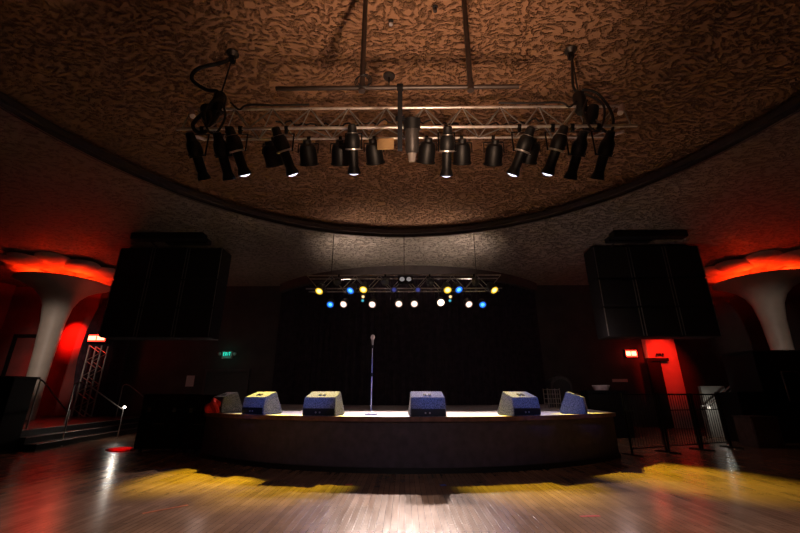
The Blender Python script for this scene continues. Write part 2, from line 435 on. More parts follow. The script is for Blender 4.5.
def ellipsoidal(px, py, tilt, label, lit=True, scale=.93, material='black', chord=None, down=54, group='profile spotlights on the front truss'):
    pv = at(px, py, Y=(chord or PB)[0])
    d = Vector((tilt, math.cos(math.radians(down)), -math.sin(math.radians(down)))).normalized()
    cz = (chord or PB)
    t = thing('profile_spotlight', label, 'spotlight', (pv.x, cz[0], cz[1]), 0, group)
    A = axis(d, pv); s = scale; bm_ = MT[material]
    clamp_part(t, (pv.x, cz[0], cz[1]))
    # yoke: a U bracket down to the pivots at both sides
    w = .15 * s
    m = M().tube([(pv.x - w, pv.y, pv.z), (pv.x - w, cz[0], cz[1] - .12), (pv.x + w, cz[0], cz[1] - .12), (pv.x + w, pv.y, pv.z)], .014, 6)
    m.obj('yoke', MT['blackm'], t, True, sub=t.location)
    def part(name, prof, mat_, seg=20): return M().lathe([(r * s, z * s) for r, z in prof], seg, A).obj(name, mat_, t, True, sub=t.location)
    part('lamp_cap', [(0, .43), (.05, .43), (.075, .41), (.085, .30), (.095, .28), (0, .28)], bm_)
    part('reflector_housing', [(0, .29), (.085, .29), (.125, .22), (.135, .12), (.13, .05), (.115, 0), (0, 0)], bm_)
    for zz in (.27, ):
        part('cooling_band', [(.086, zz + .012), (.096, zz + .008), (.096, zz - .008), (.086, zz - .012)], MT['steel'] if lit else bm_)
    part('shutter_ring', [(.115, .012), (.138, .010), (.138, -.014), (.10, -.018), (0, -.018)], MT['alu'] if lit else MT['navy'])
    part('lens_tube', [(0, -.01), (.088, -.01), (.088, -.31), (.096, -.33), (.118, -.40), (.122, -.44), (.110, -.44), (.100, -.40), (0, -.38)], bm_)
    if lit:
        part('lens', [(.109, -.425), (.085, -.445), (.045, -.462), (0, -.468)], GL['s4'][1], 18)
    else:
        part('lens', [(.109, -.425), (.085, -.435), (0, -.445)], MT['hole'], 18)
    for k in range(3):
        an = 2 * PI * k / 3 + .3
        M().box((.15 * s * math.cos(an), .15 * s * math.sin(an), -.005), (.05, .02, .008), 0, A).obj('shutter_handle', MT['alu'] if lit else bm_, t, sub=t.location)
    return t, pv, d

def par_can(pv, d, cz, label, key=None, s=1.0, group=None, material='black', name='par_can'):
    t = thing(name, label, 'stage light', (pv.x, cz[0], cz[1]), 0, group)
    A = axis(d, pv)
    clamp_part(t, (pv.x, cz[0], cz[1]))
    w = .15 * s
    sg = 1 if pv.z < cz[1] else -1
    M().tube([(pv.x - w, pv.y, pv.z), (pv.x - w, cz[0], cz[1] - .11 * sg), (pv.x + w, cz[0], cz[1] - .11 * sg), (pv.x + w, pv.y, pv.z)], .011, 6).obj('yoke', MT['blackm'], t, True, sub=t.location)
    def part(nm, prof, mat_): return M().lathe([(r * s, z * s) for r, z in prof], 20, A).obj(nm, mat_, t, True, sub=t.location)
    part('can', [(0, .19), (.055, .19), (.06, .14), (.10, .12), (.125, .05), (.132, -.16), (.122, -.16), (.118, -.02), (0, -.01)], MT[material])
    part('gel_frame', [(.118, -.155), (.145, -.155), (.145, -.172), (.112, -.172)], MT[material])
    if key:
        part('gel', [(.125, -.165), (.105, -.168), (.07, -.17)], GL[key][0])
        part('lens', [(.072, -.169), (.045, -.180), (0, -.186)], GL[key][1])
    else:
        part('lens', [(.116, -.12), (.06, -.135), (0, -.14)], MT['navy'])
    return t

S4 = [(237, 151, .22, 'lit black profile spotlight nearest the left chain hoist on the front truss'),
      (284, 151, .30, 'lit black profile spotlight leaning right, second from the left on the front truss'),
      (353, 149, 0, 'lit upright profile spotlight just left of the tan board on the front truss'),
      (447, 151, 0, 'lit upright profile spotlight, first right of the grey cylinder lamp'),
      (522, 151, -.33, 'lit profile spotlight leaning left, second from the right on the front truss'),
      (556, 150, -.26, 'lit profile spotlight leaning left, rightmost of the lit ones on the front truss')]
s4_pos = []
for px, py, tl, lb in S4: s4_pos.append(ellipsoidal(px, py, tl, lb)[1:])
for px, py, tl, lb in [(197, 156, .14, 'unlit dark profile spotlight at the far left end of the front truss'),
                       (223, 156, .10, 'unlit blue-black profile spotlight hanging below the left chain hoist'),
                       (577, 155, -.14, 'unlit dark profile spotlight hanging below the right chain hoist'),
                       (604, 155, -.12, 'unlit dark profile spotlight at the far right end of the front truss')]:
    ellipsoidal(px, py, tl, lb, lit=False, scale=.90, material='navy', down=50)
PCL = [(272, 154, 'black par can behind a leaning profile light, leftmost par on the front truss', .15),
       (308, 153, 'black par can alone between two profile spotlights on the left half of the front truss', 0),
       (340, 153, 'black par can just left of the upright profile light by the tan board', -.05),
       (374, 152, 'black par can hanging right under the tan board on the front truss', .1),
       (427, 151, 'black par can right beside the grey cylinder lamp on the front truss', -.1),
       (462, 152, 'black par can just right of the upright profile light beside the grey cylinder lamp', .05),
       (494, 153, 'black par can alone in the gap on the right half of the front truss', 0),
       (530, 151, 'black par can half hidden behind a leaning profile light at the right of the truss', -.1)]
for px, py, lb, tl in PCL:
    pv = at(px, py, Y=PC[0] + .02)
    par_can(pv, Vector((tl, .72, -.7)), PC, lb, None, 1.22, 'par cans on the front truss')
# grey cylinder lamp hanging straight down
pv = at(412, 137, Y=PB[0])
t = thing('cylinder_lamp', 'grey cylinder lamp with black cap hanging straight down beside the drop pipe', 'lamp', (pv.x, PB[0], PB[1]))
clamp_part(t, (pv.x, *PB))
A = axis((0, .45, -.9), pv)
M().lathe([(0, .30), (.14, .30), (.145, .12), (0, .12)], 22, A).obj('cap', MT['black'], t, True, sub=t.location)
M().lathe([(0, .13), (.118, .13), (.118, -.22), (.095, -.27), (0, -.27)], 22, A).obj('body', MT['greym'], t, True, sub=t.location)
M().lathe([(0, -.26), (.075, -.26), (.06, -.40), (.05, -.42), (0, -.42)], 18, A).obj('lens_tube', MT['housing'], t, True, sub=t.location)
M().tube([(pv.x, PB[0], PB[1] - .05), (pv.x, pv.y, pv.z + .24)], .02).obj('stem', MT['blackm'], t, True, sub=t.location)
# tan board
q = at(385.5, 144, Y=5.75)
one(M().box(q, (.30, .03, .23), .006), 'scenery_board', MT['tan'], 'small plain tan board fixed to the truss left of the drop pipe', 'board', (q.x, q.y, q.z - .115))
# cables laid along the truss
def sag(a, b, dz, n=14, wob=.0):
    a, b = Vector(a), Vector(b)
    return [a.lerp(b, i / n) + Vector((0, wob * math.sin(i * 1.3), -dz * math.sin(PI * i / n) + wob * math.sin(i * 2.1))) for i in range(n + 1)]
for x0, x1, dz, lb in ((-2.4, -.2, .10, 'black cable lying along the left half of the front truss'), (.2, 2.6, .12, 'black cable lying along the right half of the front truss')):
    p0, p1 = (x0, PC[0] - .12, PA[1] - .05), (x1, PC[0] - .12, PA[1] - .05)
    one(M().tube(sag(p0, p1, dz, 30, .035), .016, 6), 'power_cable', MT['rubber'], lb, 'cable', p0, 'cables along the front truss')

# ------------------------------------------------------------------ chain hoists
def hoist(px_top, px_bot, label, s):
    a = at(px_top[0], px_top[1], Y=5.67); zc = dome_z(a.x, 5.67)
    b = at(px_bot[0], px_bot[1], Y=5.60)
    a = Vector((a.x, 5.67, zc))
    t = thing('chain_hoist', label, 'chain hoist', a)
    M().lathe([(0, .0), (.11, 0), (.12, -.03), (.08, -.07), (.05, -.10), (0, -.10)], 20, Matrix.Translation(a + Vector((0, 0, -.005)))).obj('ceiling_plate', MT['chain'], t, True, sub=a)
    M().box(a + Vector((s * .02, 0, -.17)), (.10, .10, .16), .02).obj('hook_block', MT['blackm'], t, sub=a)
    M().tube([a + Vector((0, 0, -.2)), b + Vector((0, 0, .15))], .014, 6).obj('chain', MT['chain'], t, True, sub=a)
    m = M().lathe([(0, .2), (.09, .2), (.11, .16), (.11, -.16), (.08, -.22), (0, -.22)], 16, Matrix.Translation(b))
    m.obj('motor', MT['black'], t, True, sub=a)
    m = M()
    bag = [(0, .1), (.10, .1), (.12, -.1), (.10, -.36), (.05, -.45), (0, -.45)]
    m.lathe(bag, 14, Matrix.Translation(b + Vector((-s * .17, -.02, -.22))) @ Matrix.Rotation(-s * .35, 4, 'Y'))
    m.obj('chain_bag', MT['rubber'], t, True, sub=a)
    M().tube([b + Vector((0, 0, -.2)), (b.x, PA[0], PA[1] - .02)], .02, 6).obj('hook', MT['steel'], t, True, sub=a)
    return a, b
a, b = hoist((233, 52), (219, 103), 'black chain hoist holding the left end of the front truss', 1)
pts = [a + Vector((0, 0, -.12)), a + Vector((-.15, -.05, -.30)), a + Vector((-.55, -.1, -.50)), a + Vector((-.62, -.1, -.75)), a + Vector((-.35, -.05, -.95)), b + Vector((0, -.1, .15)), b + Vector((-.1, -.12, -.2)), b + Vector((-.3, -.15, -.6)), b + Vector((-.1, -.12, -.75)), b + Vector((.1, -.1, -.3))]
def smooth_pts(p, n=8):
    p = [Vector(x) for x in p]; out = []
    for i in range(len(p) - 1):
        p0, p1, p2, p3 = p[max(i - 1, 0)], p[i], p[i + 1], p[min(i + 2, len(p) - 1)]
        for k in range(n):
            u = k / n
            out.append(.5 * ((2 * p1) + (p2 - p0) * u + (2 * p0 - 5 * p1 + 4 * p2 - p3) * u * u + (3 * p1 - p0 - 3 * p2 + p3) * u ** 3))
    return out + [p[-1]]
one(M().tube(smooth_pts(pts), .034, 8), 'power_cable', MT['rubber'], 'thick black cable looping from the ceiling hook down the left hoist', 'cable', a, None, True)
a, b = hoist((570, 47), (580, 103), 'black chain hoist holding the right end of the front truss', -1)
pts = [a + Vector((0, -.02, -.12)), a + Vector((-.06, -.05, -.5)), a + Vector((-.12, -.08, -1.0)), a + Vector((.0, -.08, -1.2)), b + Vector((.05, -.1, .2)), b + Vector((.3, -.1, .1)), b + Vector((.45, -.12, -.35)), b + Vector((.35, -.12, -.75)), b + Vector((.1, -.1, -.5))]
one(M().tube(smooth_pts(pts), .024, 8), 'power_cable', MT['rubber'], 'black cable hanging in a bight beside the right hoist', 'cable', a, None, True)

for s_, lb1, lb2 in ((-1, 'black cable loop hanging from the truss end below the left hoist', 'black cable running from the left hoist along the truss'),
                     (1, 'black cable loop hanging from the truss end below the right hoist', 'black cable running from the right hoist along the truss')):
    x0 = s_ * 3.3
    p = [(x0 - s_ * .1, PB[0] - .05, 6.5), (x0 + s_ * .15, PB[0] - .10, 6.2), (x0 + s_ * .05, PB[0] - .10, 5.75), (x0 - s_ * .12, PB[0] - .10, 5.70), (x0 - s_ * .2, PB[0] - .08, 6.05), (x0 - s_ * .08, PB[0] - .05, 6.35)]
    one(M().tube(smooth_pts(p), .02, 6), 'cable_loop', MT['rubber'], lb1, 'cable', p[0], None, True)
    p = [(x0 - s_ * .15, PB[0] + .1, 6.5), (x0 - s_ * .35, PB[0] + .05, 6.3), (x0 - s_ * .5, PA[0] - .06, PA[1] + .04), (x0 - s_ * 1.0, PA[0] - .06, PA[1] + .03), (x0 - s_ * 1.6, PA[0] - .06, PA[1] + .04)]
    one(M().tube(smooth_pts(p), .018, 6), 'power_cable', MT['rubber'], lb2, 'cable', p[0], None, True)
# ------------------------------------------------------------------ hanging pipe frame in front of the truss
def on_dome(px, py):
    d = RC @ Vector(((px - 400) / FPX, (266.5 - py) / FPX, -1)); t_ = 3
    for _ in range(60):
        p = Vector((0, 0, EYE)) + d * t_
        t_ += (dome_z(p.x, p.y) - p.z) / d.z * .8
    return Vector((0, 0, EYE)) + d * t_
yp = 4.25
p1, p2 = at(362, 87, Y=yp), at(470.5, 88, Y=yp)
e1, e2 = at(276, 88.5, Y=yp), at(517, 89, Y=yp)
zp = (p1.z + p2.z) / 2
t = thing('pipe_frame', 'dark brown pipe crossbar hanging from the dome on two drop pipes', 'pipe', (0, yp, zp))
M().tube([(e1.x, yp, zp), (e2.x, yp, zp)], .03, 10).obj('crossbar', MT['pipe'], t, True, sub=t.location)
for p in (p1, p2):
    M().tube([(p.x, yp, zp), (p.x, yp, dome_z(p.x, yp))], .038, 10).obj('drop_pipe', MT['pipe'], t, True, sub=t.location)
    M().lathe([(0, -.06), (.05, -.06), (.05, .06), (0, .06)], 12, Matrix.Translation((p.x, yp, zp))).obj('coupling', MT['pipe'], t, True, sub=t.location)
M().tube([(e2.x - .01, yp, zp), (e2.x + .03, yp, zp)], .034, 10).obj('end_cap', MT['pipe'], t, True, sub=t.location)
pc = at(400, 90, Y=yp); pe = at(400.5, 151, Y=yp + .02)
t = thing('drop_arm', 'black vertical drop bar hanging from the pipe crossbar in front of the truss', 'pipe', (pc.x, yp, zp))
M().box2((pc.x - .032, yp - .03, pe.z), (pc.x + .032, yp + .03, zp + .03), .005).obj('bar', MT['black'], t, sub=t.location)
M().box((pc.x, yp, zp), (.09, .09, .08), .01).obj('clamp', MT['blackm'], t, sub=t.location)
M().box((pc.x, yp + .05, (zp + pe.z) / 2 + .03), (.13, .05, .07), .01).obj('bracket', MT['blackm'], t, sub=t.location)
m = M()
for k in range(3):
    m.tube([(p1.x + .0 + .10 * math.cos(a_ * 2 * PI / 20) + .02 * k, yp - .03 - .012 * k, zp + .08 + .11 * math.sin(a_ * 2 * PI / 20)) for a_ in range(21)], .006, 5)
one(m, 'cable_coil', MT['rubber'], 'thin black cable coil looped on the crossbar at the left drop pipe', 'cable', (p1.x, yp, zp))
c = on_dome(391, 21)
t = thing('sprinkler_head', 'small pale sprinkler head on the dome above the pipe crossbar', 'sprinkler', c)
M().lathe([(0, 0), (.05, 0), (.045, -.02), (.02, -.025), (.015, -.07), (0, -.07)], 14).obj('body', MT['black'], t, True)
M().lathe([(0, -.06), (.035, -.065), (.035, -.09), (0, -.10)], 14).obj('deflector', MT['alu'], t, True)
c = on_dome(435, 7)
t = thing('sprinkler_head', 'small dark sprinkler head at the top edge of the view, right of the pale one', 'sprinkler', c)
M().lathe([(0, 0), (.05, 0), (.045, -.02), (.02, -.025), (.015, -.08), (0, -.08)], 14).obj('body', MT['black'], t, True)
M().lathe([(0, -.075), (.035, -.08), (.035, -.10), (0, -.11)], 14).obj('deflector', MT['chain'], t, True)
c = on_dome(389, 76)
t = thing('ceiling_pendant', 'grey round ceiling plate with a thin rod beside the left drop pipe', 'ceiling fixture', c)
M().lathe([(0, -.001), (.13, -.001), (.12, -.03), (.03, -.05), (0, -.05)], 22).obj('ceiling_plate', MT['pipe'], t, True)
M().tube([(0, 0, -.04), (0, 0, -.3)], [.02, .006], 8).obj('rod', MT['black'], t, True)

# ================================================================== STAGE TRUSS AND ITS LAMPS
YT = 12.7
zt, zb = at(404, 277, Y=YT).z, at(404, 290, Y=YT).z
sx0, sx1 = at(308, 283, Y=YT).x, at(500, 283, Y=YT).x
t = thing('stage_truss', 'dim grey box truss under the curved header carrying the coloured lamps', 'truss', (0, YT, zb))
for y in (YT - .2, YT + .2):
    for z in (zb, zt):
        M().tube([(sx0, y, z), (sx1, y, z)], .025, 8).obj('chord', MT['steel'], t, True, sub=t.location)
for y in (YT - .2, YT + .2):
    for k in range(16):
        xa, xb = sx0 + (sx1 - sx0) * k / 16, sx0 + (sx1 - sx0) * (k + 1) / 16
        M().tube([(xa, y, zb if k % 2 else zt), (xb, y, zt if k % 2 else zb)], .013, 6).obj('brace', MT['steel'], t, True, sub=t.location)
for x in (sx0 + .8, 0, sx1 - .8):
    M().tube([(x, YT, zt), (x, YT, ZL)], .012, 6).obj('hanging_chain', MT['chain'], t, True, sub=t.location)
    M().box((x, YT, zt), (.05, .42, .05), .006).obj('spreader', MT['blackm'], t, sub=t.location)
YP = 14.1
zpipe = at(404, 291.5, Y=YP).z
px0, px1 = at(322, 291, Y=YP).x, at(490, 291, Y=YP).x
t = thing('lighting_pipe', 'thin horizontal pipe below the stage truss carrying the lower row of lamps', 'pipe', (0, YP, zpipe))
M().tube([(px0, YP, zpipe), (px1, YP, zpipe)], .024, 10).obj('pipe', MT['alu'], t, True, sub=t.location)
for x in (px0 + .3, -.3, px1 - .3):
    M().tube([(x, YP, zpipe), (x, YT - .2, zb)], .012, 6).obj('hanger', MT['blackm'], t, True, sub=t.location)

FLOOR_AIM = []
def stage_lamp(px, py, key, label, aim, lower, energy, col, cone, s=.9, blend=.4):
    Y = (YP if lower else YT - .28)
    pv = at(px, py, Y=Y - .12)
    cz = (YP, zpipe) if lower else (YT - .2, zb)
    d = (Vector(aim) - pv).normalized()
    par_can(pv, d, cz, label, key, s, 'lamps on the stage truss')
    if energy:
        p = pv + d * (.2 * s)
        light('par_lamp', 'SPOT', p, energy, col, aim=p + d, cone=cone, blend=blend, size=.08)
YEL, BLU, WHT = (1, .74, .03), (.03, .18, 1), (1, .76, .66)
# upper row
stage_lamp(321, 288, 'yellow', 'yellow lamp at the far left end of the stage truss', (-3.7, 8.1, 0), 0, 6500, YEL, 23, 1.15, .8)
stage_lamp(352.5, 287.8, 'blue', 'blue lamp on the left half of the stage truss, upper row', (-3.2, 8.8, SH), 0, 170, BLU, 34, 1.1, .7)
stage_lamp(364.5, 286.6, 'yellow', 'yellow lamp right of the blue one on the left half of the stage truss', (-2.0, 8.2, .4), 0, 5000, YEL, 25, 1.15, .8)
stage_lamp(446.5, 287, 'yellow', 'yellow lamp left of the blue one on the right half of the stage truss', (2.0, 8.2, .4), 0, 5000, YEL, 25, 1.15, .8)
stage_lamp(457, 286.8, 'blue', 'blue lamp on the right half of the stage truss, upper row', (3.0, 8.8, SH), 0, 170, BLU, 34, 1.1, .7)
stage_lamp(491.5, 287, 'yellow', 'yellow lamp at the far right end of the stage truss', (5.0, 8.4, .1), 0, 4600, YEL, 30, 1.15, .8)
# lower row
stage_lamp(331, 302.5, 'blue', 'blue lamp at the left end of the lower row', (-2.6, 9.2, SH), 1, 170, BLU, 34, 1.1, .7)
stage_lamp(345, 302.2, 'white', 'white lamp first from the left in the lower row, beside the end blue lamp', (-3.3, 8.7, .7), 1, 1050, WHT, 48, 1.12, .8)
stage_lamp(373, 302.5, 'white', 'white lamp second from the left in the lower row, above the microphone stand', (-1.7, 8.3, .6), 1, 1650, WHT, 48, 1.12, .8)
stage_lamp(399, 302, 'white', 'white lamp left of the middle pair in the lower row', (-.4, 7.9, .5), 1, 1650, WHT, 48, 1.12, .8)
stage_lamp(414, 302, 'white', 'white lamp right of the middle pair in the lower row', (.7, 7.9, .5), 1, 1650, WHT, 48, 1.12, .8)
stage_lamp(440, 300.8, 'star', 'brightest white lamp of the lower row, right of the middle', (1.9, 7.6, .8), 1, 1650, WHT, 48, 1.2, .8)
stage_lamp(467.5, 302.2, 'white', 'white lamp farthest right in the lower row, beside the end blue lamp', (3.3, 8.7, .7), 1, 1050, WHT, 48, 1.12, .8)
stage_lamp(481.8, 302.6, 'blue', 'blue lamp at the right end of the lower row', (2.8, 9.2, SH), 1, 170, BLU, 34, 1.1, .7)
# two small gold and teal pairs
for px, sd in ((363, 'left'), (450.5, 'right')):
    stage_lamp(px, 296.4, 'gold', 'small gold lamp above a teal one on the %s half of the pipe' % sd, (0, 4, 1), 1, 0, None, 0, .55)
    stage_lamp(px - .4, 300.2, 'cyan', 'small teal lamp below a gold one on the %s half of the pipe' % sd, (0, 5, 1), 1, 0, None, 0, .5)
# dim lamps in the middle of the truss
for px, sd in ((394, 'left'), (418, 'right')):
    stage_lamp(px, 289, 'dimblue', 'faint violet unlit lamp %s of the centre of the stage truss' % sd, (0, 5, 1), 0, 0, None, 0, .7)
c = at(405.5, 280, Y=YT - .3)
t = thing('blinder_light', 'dim twin blinder lamp at the centre of the stage truss', 'stage light', (c.x, c.y, c.z - .15))
M().box(c, (.50, .14, .28), .02).obj('housing', MT['blackm'], t, sub=t.location)
for s in (-1, 1):
    M().lathe([(.085, 0), (.06, -.01), (0, -.02)], 18, axis((0, -1, -.2), c + Vector((s * .115, -.075, 0)))).obj('lens', GL['dim'][1], t, True, sub=t.location)
for px, lb in ((338, 'dark unlit par can high on the left part of the stage truss'), (385, 'dark unlit par can left of the twin blinder on the stage truss'),
               (430, 'dark unlit par can right of the twin blinder on the stage truss'), (475, 'dark unlit par can near the right end of the stage truss')):
    pv = at(px, 281, Y=YT - .35)
    par_can(pv, Vector((0, -.8, -.5)), (YT - .2, zt), lb, None, .9, 'unlit lamps on the stage truss')

# ================================================================== LOUDSPEAKER ARRAYS
def cabinet(c, rz, w, h, label, group):
    t = thing('loudspeaker', label, 'loudspeaker', (c[0], c[1], c[2]), rz, group)
    M().box((0, .42, h / 2), (w - .03, .8, h - .002), .025).obj('cabinet', MT['cab'], t)
    M().box((0, .01, h / 2), (w - .13, .025, h - .13), .008).obj('grille', MT['grille'], t)
    for s in (-1, 1):
        M().box((s * (w / 2 - .035), .0, h / 2), (.03, .02, h - .06), .004).obj('edge_strip', MT['steel'], t)  # bright strips stand for light catching the cabinet edges
    if c[2] + h > 6.5:
        for s in (-.4, .4): M().box((s, .35, (h - .019 + ZL - c[2]) / 2), (.12, .3, ZL - c[2] - h + .011), .0).obj('fly_bracket', MT['blackm'], t)
    return t
rows3 = [(5.62, 1.30, 'top'), (4.53, 1.09, 'middle'), (3.44, 1.09, 'bottom')]
for side, xs, fan in ((-1, (-7.75, -9.1, -10.45), .10), (1, (7.97, 9.32, 10.67), -.10)):
    nm = 'left' if side < 0 else 'right'
    for z, h, rn in rows3:
        for k, x in enumerate(xs):
            cn = ('nearest the stage', 'in the middle column', 'nearest the %s column' % nm)[k]
            cabinet((x, 13.8 - .03 * k, z), 0, 1.33, h, '%s-row black loudspeaker %s of the %s hanging array' % (rn, cn, nm), 'loudspeakers in the %s hanging array' % nm)
    xm = xs[1]
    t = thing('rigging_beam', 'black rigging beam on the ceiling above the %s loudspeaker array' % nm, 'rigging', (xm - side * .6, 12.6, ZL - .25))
    M().box((0, 0, .12), (2.6, .35, .24), .02).obj('beam', MT['black'], t)  # black boxes put in as the dark shade on the ceiling
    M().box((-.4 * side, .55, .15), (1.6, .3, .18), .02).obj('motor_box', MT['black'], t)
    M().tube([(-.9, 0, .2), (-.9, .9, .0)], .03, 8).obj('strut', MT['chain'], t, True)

# ================================================================== TRUMPET COLUMNS WITH RED UPLIGHT
def column(x, y, label, z0, ph):
    t = thing('trumpet_column', label, 'column', (x, y, z0))
    prof = [(0, z0), (.33, z0), (.34, 2.0), (.37, 3.3), (.43, 4.5), (.53, 5.2), (.70, 5.58), (.95, 5.86), (1.27, 6.06), (1.58, 6.20), (1.72, 6.25), (1.73, 6.29),
            (1.66, 6.29), (1.4, 6.20), (1.0, 6.05), (.5, 5.94), (0, 5.92)]
    M().lathe(prof, 64, Matrix.Translation((x, y, 0))).obj('shaft', MT['column'], t, True, sub=t.location)
    M().lathe([(0, 6.80), (1.0, 6.80), (1.5, 6.86), (1.6, 6.985), (0, 6.985)], 48, Matrix.Translation((x, y, 0))).obj('canopy_plate', MT['petal'], t, True, sub=t.location)
    for k in range(11):
        a = 2 * PI * k / 11 + ph
        mm = Matrix.Translation((x + 1.62 * math.cos(a), y + 1.62 * math.sin(a), 6.72 + .08 * (k % 2))) @ Matrix.Rotation(a, 4, 'Z') @ Matrix.Rotation(-.10, 4, 'Y') @ Matrix.Diagonal((.80, .66, 1, 1))
        M().lathe([(0, -.09), (.5, -.07), (.85, .0), (1.0, .10), (.97, .115), (.8, .04), (0, 0)], 32, mm).obj('petal', MT['petal'], t, True, sub=t.location)
    M().lathe([(.3, 5.93), (.3, 6.82)], 24, Matrix.Translation((x, y, 0))).obj('neck', MT['petal'], t, True, sub=t.location)
    for k in range(3):
        a = 2 * PI * k / 3 - .5
        light('column_uplight', 'POINT', (x + 1.05 * math.cos(a), y + 1.05 * math.sin(a), 6.20), 62, (1, .026, .002), size=.08)
    return t
column(-15.5, 16.5, 'cream trumpet column with red-lit petal canopy by the left steps', .5, 0)
column(15.95, 16.5, 'cream trumpet column with red-lit petal canopy at the right, behind the black booth', 0, .1)

# ================================================================== LEFT PLATFORM, STEPS AND HANDRAILS
A0, A1 = at(56, 447, Z=0), at(116, 436, Z=0)
dr = (A1 - A0).normalized(); nrm = Vector((-dr.y, dr.x, 0))          # nrm points to the left, up the steps
if nrm.x > 0: nrm = -nrm
def along(y): return A0 + dr * ((y - A0.y) / dr.y)
for k in range(3):
    p, q = along(11.4) + nrm * .32 * k, along(19.3) + nrm * .32 * k
    far = nrm * (.33 if k < 2 else 0)
    if k < 2: poly = [(p.x, p.y), (q.x, q.y), ((q + nrm * .33).x, (q + nrm * .33).y), ((p + nrm * .33).x, (p + nrm * .33).y)]
    else: poly = [(p.x, p.y), (q.x, q.y), (XL, 19.3), (XL, 11.4)]
    struct(M().prism(poly, 0, .167 * (k + 1)).obj('floor_step' if k < 2 else 'floor_platform', MT['step']))
    e = .167 * (k + 1)
    struct(M().tube([(p.x, p.y, e - .004), (q.x, q.y, e - .004)], .014, 6).obj('trim_%d' % (4 + k), MT['nosing']))
def rail(pts, posts, label):
    b = Vector(posts[0][0])
    t = thing('handrail', label, 'handrail', b, 0, 'handrails on the left steps')
    M().tube(smooth_pts(pts, 5), .022, 8).obj('rail', MT['steel'], t, True, sub=b)
    for lo, hi in posts:
        M().tube([lo, hi], .021, 8).obj('post', MT['steel'], t, True, sub=b)
        M().lathe([(0, 0), (.05, 0), (.05, .012), (0, .012)], 12, Matrix.Translation(lo)).obj('foot_plate', MT['steel'], t, True, sub=b)
def make_rail(base, ztop, runx, rise, flat, label, both=True):
    b = Vector(base); u = nrm
    top = b + Vector((0, 0, ztop)); q = b + u * .14 + Vector((0, 0, ztop + .02))
    r = b + u * runx + Vector((0, 0, ztop + rise)); s = r + u * flat
    posts = [(b, top)]
    if both: posts.append((Vector((s.x, s.y, .502)), s))
    rail([top, q, r, s], posts, label)
    return top
b1 = at(59, 446, Z=0); make_rail((b1.x + .05, b1.y, 0), 1.02, .95, .83, .1, 'nearest steel handrail on the left steps, beside the column foot')
b2 = at(115.5, 437.6, Z=0) ; b2 = b2 - nrm * .06
t2 = make_rail(b2, 1.0, 1.45, .83, .38, 'middle steel handrail on the left steps with a bright lamp on its post')
b3 = along(18.2) - nrm * .05; make_rail((b3.x, b3.y, 0), 1.0, 1.3, .85, .3, 'farthest steel handrail on the left steps, nearest the stage')
# bright little lamp on the middle rail
lp = Vector((t2.x + .05, t2.y - .02, t2.z + .03))
t = thing('rail_lamp', 'tiny bright white lamp on top of the middle left handrail post', 'lamp', lp)
M().lathe([(0, -.03), (.05, -.03), (.06, .0), (.05, .04), (0, .05)], 14).obj('housing', MT['blackm'], t, True)
M().lathe([(.045, 0), (.03, -.012), (0, -.02)], 14, axis((.45, -1, -.15), Vector((.02, -.05, .0)))).obj('lens', EM_LAMP, t, True)
light('rail_lamp_glow', 'POINT', lp + Vector((.06, -.16, .06)), 7, (1, .85, .75), size=.03)
light('rail_lamp_glow', 'SPOT', lp + Vector((.03, -.12, 0)), 7, (1, .93, .78), aim=lp + Vector((.5, -2, -.9)), cone=120, blend=.8, size=.03)
# black bar counter in the near left corner
bx = at(27, 380, Y=10.95).x
t = thing('bar_counter', 'tall black bar counter at the left edge of the view in front of the column', 'bar counter', ((XL + bx) / 2, 11.0, 0))
ztop = at(10, 376, Y=10.6).z
M().box2((XL + .02, 10.62, 0), (bx - .04, 11.3, ztop - .06), .01).obj('body', MT['black'], t, sub=t.location)
M().box2((XL + .02, 10.56, ztop - .06), (bx, 11.36, ztop), .012).obj('counter_top', MT['step'], t, sub=t.location)
# lattice tower, red sign, doorway on the left
lt = at(88, 390, Y=18.6)
t = thing('lattice_tower', 'slim upright lattice tower below the red sign, left of the stage', 'truss', (lt.x, lt.y, .5))
zt_ = at(96, 346, Y=18.6).z; w = .30
for sx in (-1, 1):
    for sy in (-1, 1):
        M().tube([(lt.x + sx * w, lt.y + sy * .2, .5), (lt.x + sx * w, lt.y + sy * .2, zt_)], .035, 8).obj('chord', MT['steel'], t, True, sub=t.location)
nb = 9
for k in range(nb):
    z0_, z1_ = .5 + (zt_ - .5) * k / nb, .5 + (zt_ - .5) * (k + 1) / nb
    for sy in (-.2, .2):
        s = 1 if k % 2 else -1
        M().tube([(lt.x - s * w, lt.y + sy, z0_), (lt.x + s * w, lt.y + sy, z1_)], .02, 6).obj('brace', MT['steel'], t, True, sub=t.location)
def red_sign(px, py, w, h, label, yb=YF - .001):
    c = at(px, py, Y=yb - .08)
    t = thing('lit_sign', label, 'sign', (c.x, yb, c.z - h / 2 - .06))
    o = M().box((0, -.04, h / 2 + .06), (w + .16, .08, h + .14), .012).obj('housing', MT['blackm'], t)
    M().box((0, -.083, h / 2 + .06), (w + .05, .006, h + .05), .002).obj('border', EM_REDB, t)
    for s in (-1, 1):
        M().box((s * w * .27 - .02, -.09, h / 2 + .06), (w * .46, .008, h * .72), .002).obj('lit_panel', EM_RED, t)
    light('sign_glow', 'POINT', c + Vector((0, -.35, 0)), 26 if px < 400 else 9, (1, .03, .012), size=.15)
red_sign(97, 338, .80, .27, 'glowing red sign left of the stage, on top of the lattice tower', 18.6)
red_sign(631.5, 353.5, .50, .27, 'small glowing red sign on the wall right of the stage')
